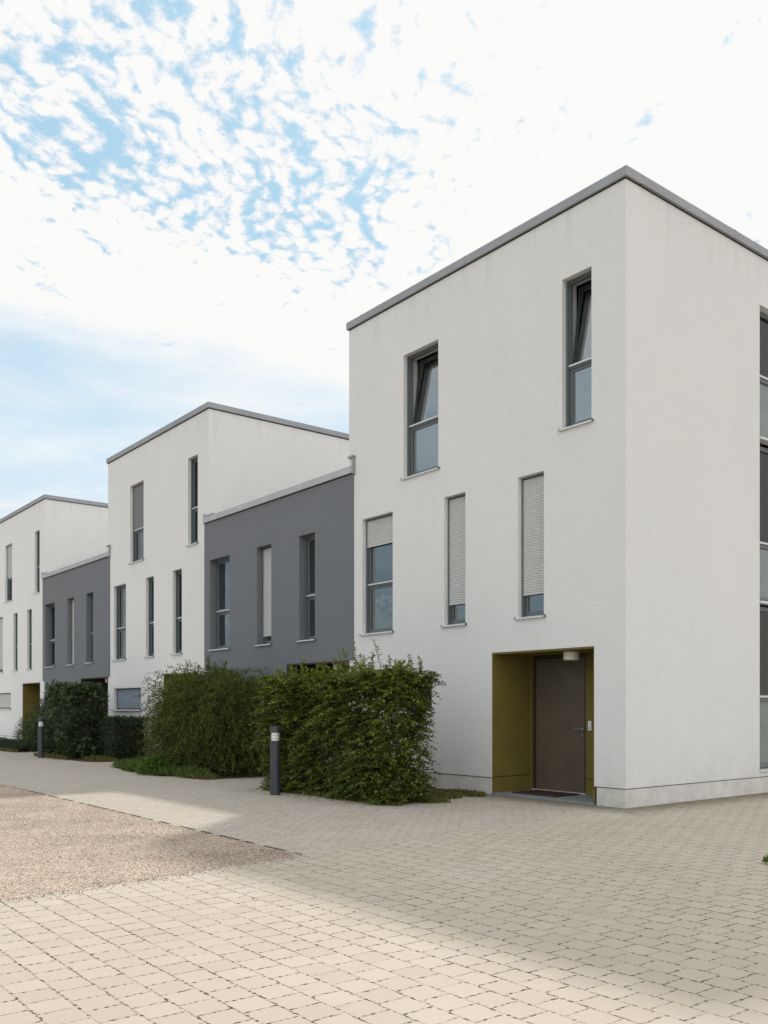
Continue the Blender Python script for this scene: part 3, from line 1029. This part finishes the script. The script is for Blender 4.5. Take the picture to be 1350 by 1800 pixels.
def shoots(root, pts, lens, leafL, leafW, mat, seed, lean=0.15, per=14):
    """upright young shoots standing above the top, each a thin stem with leaves"""
    r = np.random.default_rng(seed)
    P = []; A = []; N = []; V = []
    mb = MB()
    for (x, y, z), l in zip(pts, lens):
        b = np.array([x, y, z]); dr = np.array([r.normal() * lean, r.normal() * lean, 1.0]); dr /= np.linalg.norm(dr)
        bend = np.array([r.normal() * lean, r.normal() * lean, 0])
        prev = b
        for k in range(1, per + 1):
            t = k / per
            q = b + dr * l * t + bend * l * t * t
            if k % 3 == 0 or k == per:
                mb.tube(prev, q, 0.0035, 4); prev = q
            for _ in range(2):
                a = np.array([r.normal(), r.normal(), 0.5])
                P.append(q); A.append(a); N.append(np.array([r.normal() * 0.4, r.normal() * 0.4, 1.0])); V.append(r.uniform(0.45, 0.97))
    return mb, (np.array(P), np.array(A), np.array(N), leafL * r.uniform(0.55, 1.1, len(P)), leafW * r.uniform(0.55, 1.1, len(P)), np.array(V))


def cat(a, b):
    return tuple(np.concatenate([x, y]) for x, y in zip(a, b))


def block_hedge(name, label, catg, d0, d1, u0, u1, h, mat, n, per, leafL, leafW, seed, amp=0.08, droop=0.15, flat=0.6,
                length=0.16, taper=0.0, shoot=(), spread=0.5, inner=0.35, rnd=0.25, group=None, cs=0.8):
    c = site((d0 + d1) / 2, (u0 + u1) / 2)
    root = empty(name, c, ANG)
    tag(root, label, catg, group)
    sx, sy = d1 - d0, u1 - u0
    p, nr, r = box_shell(n, sx, sy, h, seed, amp, taper, round_=rnd)
    dep = r.uniform(0, 1, n) ** 2 * inner
    p = p - nr * (dep * min(sx, sy) * 0.5 + length * 0.55)[:, None]
    p[:, 2] = np.maximum(p[:, 2], 0.03)
    data = sprays(p, nr, r, per, length, leafL, leafW, droop, flat, spread)
    mb = None
    if len(shoot):
        mb, sd = shoots(root, [s[:3] for s in shoot], [s[3] for s in shoot], leafL, leafW, mat, seed + 9)
        data = cat(data, sd)
    keep = data[0][:, 2] > 0.015
    data = tuple(x[keep] for x in data)
    leaves_mesh('foliage', *data, mat, root)
    core(root, sx, sy, h, seed, cs, 0.05, taper)
    if mb:
        mb.build('shoots', M['bark'], root)
    return root


r0 = np.random.default_rng(5)
# hornbeam hedge in front of the nearest white house; local x = into the house, y = along the row
sh = []
for k in range(70):
    yy = r0.uniform(-1.85, 1.85)
    sh.append((r0.uniform(-0.35, 0.35), yy, 1.95 + r0.uniform(-0.05, 0.05), abs(r0.normal()) * 0.16 + 0.10))
sh += [(-0.15, -1.35, 2.0, 0.55), (-0.1, -0.55, 2.0, 0.62), (-0.2, -0.45, 2.0, 0.50), (0.1, -0.2, 2.0, 0.45), (0.0, -1.0, 2.0, 0.36), (-0.2, 0.9, 1.9, 0.42)]
block_hedge('hornbeam_hedge', 'large leafy green hedge in front of the nearest white house, right behind the banded bollard', 'hedge',
            1.70, 2.62, 2.30, 6.15, 2.06, M['beech'], 7600, 9, 0.070, 0.046, 21, amp=0.17, droop=0.05, flat=0.75,
            length=0.23, taper=0.07, shoot=sh, spread=0.7, rnd=0.12, inner=0.55, cs=0.58)


def feather_bush(name, label, c, a, b, h, n, per, seed, mat, leafL, leafW, plumes):
    """loose shrub of arching plumes with narrow leaves"""
    root = empty(name, c, ANG)
    tag(root, label, 'bush')
    r = np.random.default_rng(seed)
    P = []; A = []; N = []; V = []; L = []
    for k in range(n):
        th = r.uniform(0, 6.283); ph = math.acos(r.uniform(-0.95, 1.0))
        dirv = np.array([math.cos(th) * math.sin(ph), math.sin(th) * math.sin(ph), math.cos(ph)])
        box = 1.0 / max(abs(dirv[0]), abs(dirv[1]), abs(dirv[2]))
        box = 1.0 + (box - 1.0) * 0.62                      # between a ball and a block
        rad = r.uniform(0.50, 0.96) * (1 + 0.10 * math.sin(3 * th + seed) + 0.07 * math.sin(7 * th + 4 * ph)) * box
        p0 = np.array([dirv[0] * a * rad, dirv[1] * b * rad, h * (0.48 + 0.46 * dirv[2] * rad)])
        p0[2] = min(p0[2], h * 0.97)
        if p0[2] < 0.05:
            p0[2] = r.uniform(0.05, 0.6)
        # arching plume: outwards then drooping
        d = dirv * np.array([1, 1, 0.7]) + r.normal(size=3) * 0.35 + np.array([0, 0, 0.25])
        d /= np.linalg.norm(d)
        l = r.uniform(0.22, 0.50)
        base = r.uniform(0, 1)
        for j in range(per):
            t = (j + 1) / per
            q = p0 + d * l * t - np.array([0, 0, 1.0]) * l * 0.55 * t * t
            P.append(q)
            A.append(d * 0.6 + r.normal(size=3) * 0.5 + np.array([0, 0, -0.35 * t]))
            N.append(np.array([0, 0, 1.0]) + r.normal(size=3) * 0.7)
            V.append(min(0.97, max(0, base * 0.55 + r.uniform(0, 0.35) + 0.12 * (p0[2] / h))))
    mb, sd = shoots(root, [x[:3] for x in plumes], [x[3] for x in plumes], leafL * 1.15, leafW * 1.3, mat, seed + 5, 0.25, 16)
    P = np.array(P); data = (P, np.array(A), np.array(N), leafL * r.uniform(0.6, 1.2, len(P)), leafW * r.uniform(0.7, 1.2, len(P)), np.array(V))
    data = cat(data, sd)
    keep = data[0][:, 2] > 0.02
    data = tuple(x[keep] for x in data)
    leaves_mesh('foliage', *data, mat, root)
    # dark inner twigs: many thin stems fanning from the base
    st = MB()
    for k in range(70):
        th = r.uniform(0, 6.283); rr = math.sqrt(r.uniform(0, 1))
        e = (math.cos(th) * a * 0.8 * rr, math.sin(th) * b * 0.8 * rr, h * r.uniform(0.55, 0.9) * (1 - 0.3 * rr))
        s = (math.cos(th) * a * 0.45 * rr, math.sin(th) * b * 0.5 * rr, 0.0)
        st.tube(s, e, 0.007, 5)
    st.build('stems', M['bark'], root)
    core(root, a * 1.9, b * 1.9, h, seed, 0.60, 0.02)
    mb.build('shoots', M['bark'], root)
    return root


pl = [(-0.1, 0.9, 2.15, .45), (0.1, 0.5, 2.25, .40), (0, 0.2, 2.25, .45), (0.2, 1.2, 1.9, .4), (-0.2, 1.5, 1.5, .45), (0, -0.6, 2.1, .35), (-0.3, -1.2, 1.9, .35), (-0.5, 1.55, 1.1, .4)]
feather_bush('feathery_bush', 'wide dark green feathery bush in front of the larger dark grey house', site(1.40, 10.25), 0.92, 1.80, 2.40, 8500, 10, 31,
             M['willow'], 0.085, 0.020, pl)

sh2 = [(r0.uniform(-0.5, 0.5), r0.uniform(-1.1, 1.1), 2.0, r0.uniform(0.08, 0.22)) for k in range(26)]
block_hedge('evergreen_hedge', 'tall dark glossy evergreen hedge beside the farther bollard', 'hedge', 0.95, 2.2, 17.25, 19.95, 2.10,
            M['laurel'], 3400, 8, 0.095, 0.045, 41, amp=0.20, droop=-0.25, flat=0.2, length=0.20, shoot=sh2, spread=0.8, rnd=0.85)
block_hedge('clipped_hedge', 'waist high clipped dark hedge under the shuttered ground floor window', 'hedge', 0.35, 1.45, 15.85, 17.55, 1.20,
            M['yew'], 2600, 6, 0.055, 0.026, 51, amp=0.04, droop=-0.1, flat=0.1, length=0.10, spread=0.8, rnd=0.30)
block_hedge('low_edging_hedge', 'ankle high trimmed hedge edging the bed of the farthest white house', 'hedge', 1.5, 2.1, 22.2, 27.5, 0.36,
            M['yew'], 1700, 5, 0.045, 0.022, 61, amp=0.03, droop=-0.1, flat=0.1, length=0.08, spread=0.8, rnd=0.2)


def small_shrub(name, label, c, a, b, h, n, leafL, leafW, mat, seed, catg='shrub', up=0.5, stems=14, inner=False):
    root = empty(name, c, random.uniform(0, 3))
    tag(root, label, catg)
    r = np.random.default_rng(seed)
    n0 = n
    th = r.uniform(0, 6.283, n0); rr = np.sqrt(r.uniform(0, 1, n0)); hh = r.uniform(0, 1, n0) ** 0.8
    prof = np.sqrt(np.clip(1 - hh ** 2.4, 0.05, 1)) * (1 + 0.15 * np.sin(3 * th + seed))
    P = np.stack([np.cos(th) * rr * a * prof, np.sin(th) * rr * b * prof, hh * h * (0.85 + 0.15 * np.sin(5 * th + seed))], 1)
    A = np.stack([np.cos(th), np.sin(th), np.full(n0, up)], 1) + r.normal(size=(n0, 3)) * 0.6
    N = np.tile([0, 0, 1.0], (n0, 1)) + r.normal(size=(n0, 3)) * 0.5
    leaves_mesh('foliage', P, A, N, leafL * r.uniform(0.6, 1.2, n0), leafW * r.uniform(0.6, 1.2, n0), r.uniform(0, 1, n0) * 0.97, mat, root)
    st = MB()
    for k in range(stems):
        t = r.uniform(0, 6.283); q = r.uniform(0.2, 0.85)
        st.tube((math.cos(t) * a * 0.15, math.sin(t) * b * 0.15, 0), (math.cos(t) * a * q, math.sin(t) * b * q, h * r.uniform(0.6, 0.95)), 0.006, 5)
    st.build('stems', M['bark'], root)
    return root


small_shrub('shrub', 'dark leafy shrub at the left, behind the low edging hedge and the farther bollard', site(0.95, 23.0), 0.80, 0.80, 1.80, 7000, 0.075, 0.04, M['laurel'], 71, stems=30)
small_shrub('rose_bush', 'thin pale rose bush at the far left edge, under the shuttered window', site(0.9, 25.0), 0.65, 0.75, 1.25, 3000, 0.06, 0.035, M['willow'], 72)
small_shrub('rose_bush', 'sparse rose bush between the pale rose bush at the edge and the dark shrub', site(1.1, 24.1), 0.5, 0.6, 0.95, 2400, 0.06, 0.035, M['willow'], 73)

# ------------------------------------------------------------------ planting beds
bw = 0.0
for (da, db, ua, ub) in ((0.02, 2.30, 2.95, 5.95), (0.02, 2.45, 8.6, 13.5), (0.02, 2.2, 15.7, 20.0), (0.02, 2.2, 22.5, 30.0)):
    pts = [site(da, ua)[:2], site(db - 0.25, ua - 0.05)[:2], site(db, ua + 0.35)[:2], site(db + 0.1, (ua + ub) / 2)[:2], site(db, ub - 0.3)[:2], site(db - 0.3, ub)[:2], site(da, ub)[:2]]
    o = sheet('planting_bed', pts, 0.006, M['soil'])


def tufts(name, label, catg, regions, mat, n, h, w, seed, group=None, kind='stuff', lean=0.5):
    """blades scattered over ground patches: (d, u, radius_d, radius_u, weight)"""
    r = np.random.default_rng(seed)
    wts = np.array([q[4] for q in regions], float); wts /= wts.sum()
    k = r.choice(len(regions), n, p=wts)
    R = np.array([q[:4] for q in regions])[k]
    th = r.uniform(0, 6.283, n); rr = np.sqrt(r.uniform(0, 1, n))
    d = R[:, 0] + R[:, 2] * rr * np.cos(th); u = R[:, 1] + R[:, 3] * rr * np.sin(th)
    P = np.stack([CORNER.x - VH.x * d + UH.x * u, CORNER.y - VH.y * d + UH.y * u, np.full(n, 0.004) + r.uniform(0, 0.5, n) * h * (1 - rr)], 1)
    A = r.normal(size=(n, 3)) * lean + np.array([0, 0, 1.0])
    N = r.normal(size=(n, 3)) + np.array([0, 0, 0.3])
    o = leaves_mesh(name, P, A, N, h * r.uniform(0.4, 1.2, n), w * r.uniform(0.6, 1.3, n), r.uniform(0, 0.97, n), mat)
    o['label'] = label; o['category'] = catg; o['kind'] = kind
    return o


tufts('ground_cover', 'low green plants spilling over the bed edge below the feathery bush', 'plants',
      [(2.15, 12.9, .32, .75, 2), (2.35, 11.8, .34, .9, 3), (2.45, 10.6, .34, .8, 3), (2.3, 9.4, .25, .6, 1)], M['cover'], 11000, 0.20, 0.040, 81, lean=0.8)
tufts('ground_cover', 'creeping plants and leaf litter along the foot of the large hedge and white plinth', 'plants',
      [(1.0, 2.9, .30, .35, 2), (0.45, 3.0, .22, .5, 2), (1.6, 2.5, .25, .3, 1), (2.55, 5.5, .15, .45, 1), (2.5, 4.2, .12, 1.2, 1.2), (2.4, 2.9, .12, .6, 1)], M['dry'], 4200, 0.085, 0.022, 82, lean=1.0)
tufts('grass', 'strip of low grass and weeds at the bed edges farther along the row', 'grass',
      [(2.3, 18.6, .15, 1.4, 2), (1.6, 16.6, .3, 1.0, 2), (2.2, 24.5, .12, 2.4, 2), (2.35, 8.9, .2, .4, 1), (.5, 15.9, .25, .3, 1)], M['dry'], 3800, 0.12, 0.02, 83)
small_shrub('fern', 'bright green fern clump at the edge of the paving, left of the banded bollard', site(2.50, 10.55), 0.48, 0.48, 0.42, 2600, 0.10, 0.03, M['fern'], 74, 'plant', 0.9, 10)

r0 = np.random.default_rng(90)

# ------------------------------------------------------------------ bollards, mat
def bollard(loc, label):
    root = empty('bollard_light', loc)
    tag(root, label, 'bollard', 'bollard lights along the walkway')
    b = MB(); b.lathe([(0.0, 0.0), (0.088, 0.0), (0.088, 0.915), (0.080, 0.920), (0.0, 0.920)], n=40)
    b.build('post', M['bollard'], root, smooth=False)
    d = MB(); d.lathe([(0.0, 0.921), (0.066, 0.921), (0.066, 1.059), (0.0, 1.059)], n=40)
    do = d.build('light_band', M['bolband'], root)
    for z in (0.958, 1.006):
        f = MB(); f.lathe([(0.060, z), (0.076, z), (0.080, z + 0.010), (0.060, z + 0.016), (0.060, z)], n=40)
        f.build('louvre', M['sill'], do)
    c = MB(); c.lathe([(0.0, 1.060), (0.084, 1.060), (0.088, 1.066), (0.088, 1.150), (0.082, 1.162), (0.0, 1.170)], n=40)
    c.build('cap', M['bollard'], root)
    return root


bollard(site(2.96, 4.98), 'dark round bollard light with a pale banded top, in front of the large leafy hedge')
bollard(site(2.50, 18.80), 'farther dark bollard light, beside the tall dark evergreen hedge')

dm = MB(); dm.box(-0.30, 0.30, -0.48, 0.48, 0.0, 0.022)
p = CORNER + VH * 0.52 + UH * 2.02
o = dm.build('doormat', M['mat'], None, bevel=0.006)
o.location = (p.x, p.y, 0.029); o.rotation_euler = (0, 0, ANG)
tag(o, 'dark brown doormat lying in the olive entrance recess', 'doormat')

# grass tuft growing at the right edge of the paved yard
small_shrub('grass_tuft', 'small tuft of green grass at the right edge of the paving', Vector((3.66, 8.60, 0)), 0.05, 0.05, 0.06, 160, 0.05, 0.010, M['fern'], 75, 'grass', 1.2, 3)

# loose stones of the gravel yard nearest the camera, and specks on the paving
def stones():
    r = np.random.default_rng(99)
    V = []; F = []
    tri = np.array([(1, 0, 0), (-.5, .87, 0), (-.5, -.87, 0), (0, 0, 1.0), (0.2, 0.1, -0.8)])
    cnt = 0
    for k in range(9000):
        t = r.uniform(0, 1) ** 1.3; s = r.uniform(0, 1)
        # fan between the two yard edges from the tip
        a = Vector((-0.83, 9.11, 0)); b = site(6.06, 14); c = Vector((-4.6, 5.4, 0))
        q = a + (b - a) * t * s + (c - a) * t * (1 - s)
        if k % 9 == 0:                                   # some lie kicked out over the edge
            e_ = r.uniform(0, 1)
            q = a + (c - a) * e_ + Vector((0.7, -0.71, 0)) * abs(r.normal()) * 0.10
        z = 0.003
        sz = r.uniform(0.004, 0.011)
        a_ = r.uniform(0, 6.28); ca, sa = math.cos(a_), math.sin(a_)
        i = len(V)
        for w in tri:
            jx, jy, jz = r.uniform(0.7, 1.3, 3)
            V.append((q.x + (w[0] * ca - w[1] * sa) * sz * jx, q.y + (w[0] * sa + w[1] * ca) * sz * jy, z + w[2] * sz * 0.6 * jz))
        for f in ((0, 1, 3), (1, 2, 3), (2, 0, 3), (1, 0, 4), (2, 1, 4), (0, 2, 4)):
            F.append(tuple(i + e for e in f))
    me = bpy.data.meshes.new('gravel_stones')
    me.from_pydata(V, [], F)
    me.materials.append(M['gravel'])
    o = bpy.data.objects.new('gravel_stones', me)
    COL.objects.link(o)
    tag(o, 'loose beige stones scattered over the gravel yard', 'gravel', None, 'stuff')


stones()


def fallen_leaves():
    r = np.random.default_rng(123)
    n = 260
    d = np.where(r.uniform(0, 1, n) < 0.6, 2.62 + np.abs(r.normal(size=n)) * 0.25, r.uniform(0.3, 9.5, n))
    u = np.where(d < 3.4, r.uniform(2.0, 6.2, n), r.uniform(-5, 13, n))
    P = np.stack([CORNER.x - VH.x * d + UH.x * u, CORNER.y - VH.y * d + UH.y * u, r.uniform(0.004, 0.010, n)], 1)
    A = np.stack([r.normal(size=n), r.normal(size=n), r.normal(size=n) * 0.08], 1)
    N = np.tile([0, 0, 1.0], (n, 1)) + r.normal(size=(n, 3)) * 0.2
    m = leaf_mat('fallen_leaf', (0.16, 0.10, 0.04), (0.34, 0.27, 0.12), 0.7, 0.1)
    o = leaves_mesh('fallen_leaves', P, A, N, r.uniform(0.022, 0.042, n), r.uniform(0.014, 0.026, n), r.uniform(0, 1, n), m)
    tag(o, 'small dry leaves lying scattered on the paving in front of the hedge', 'leaves', None, 'stuff')


fallen_leaves()
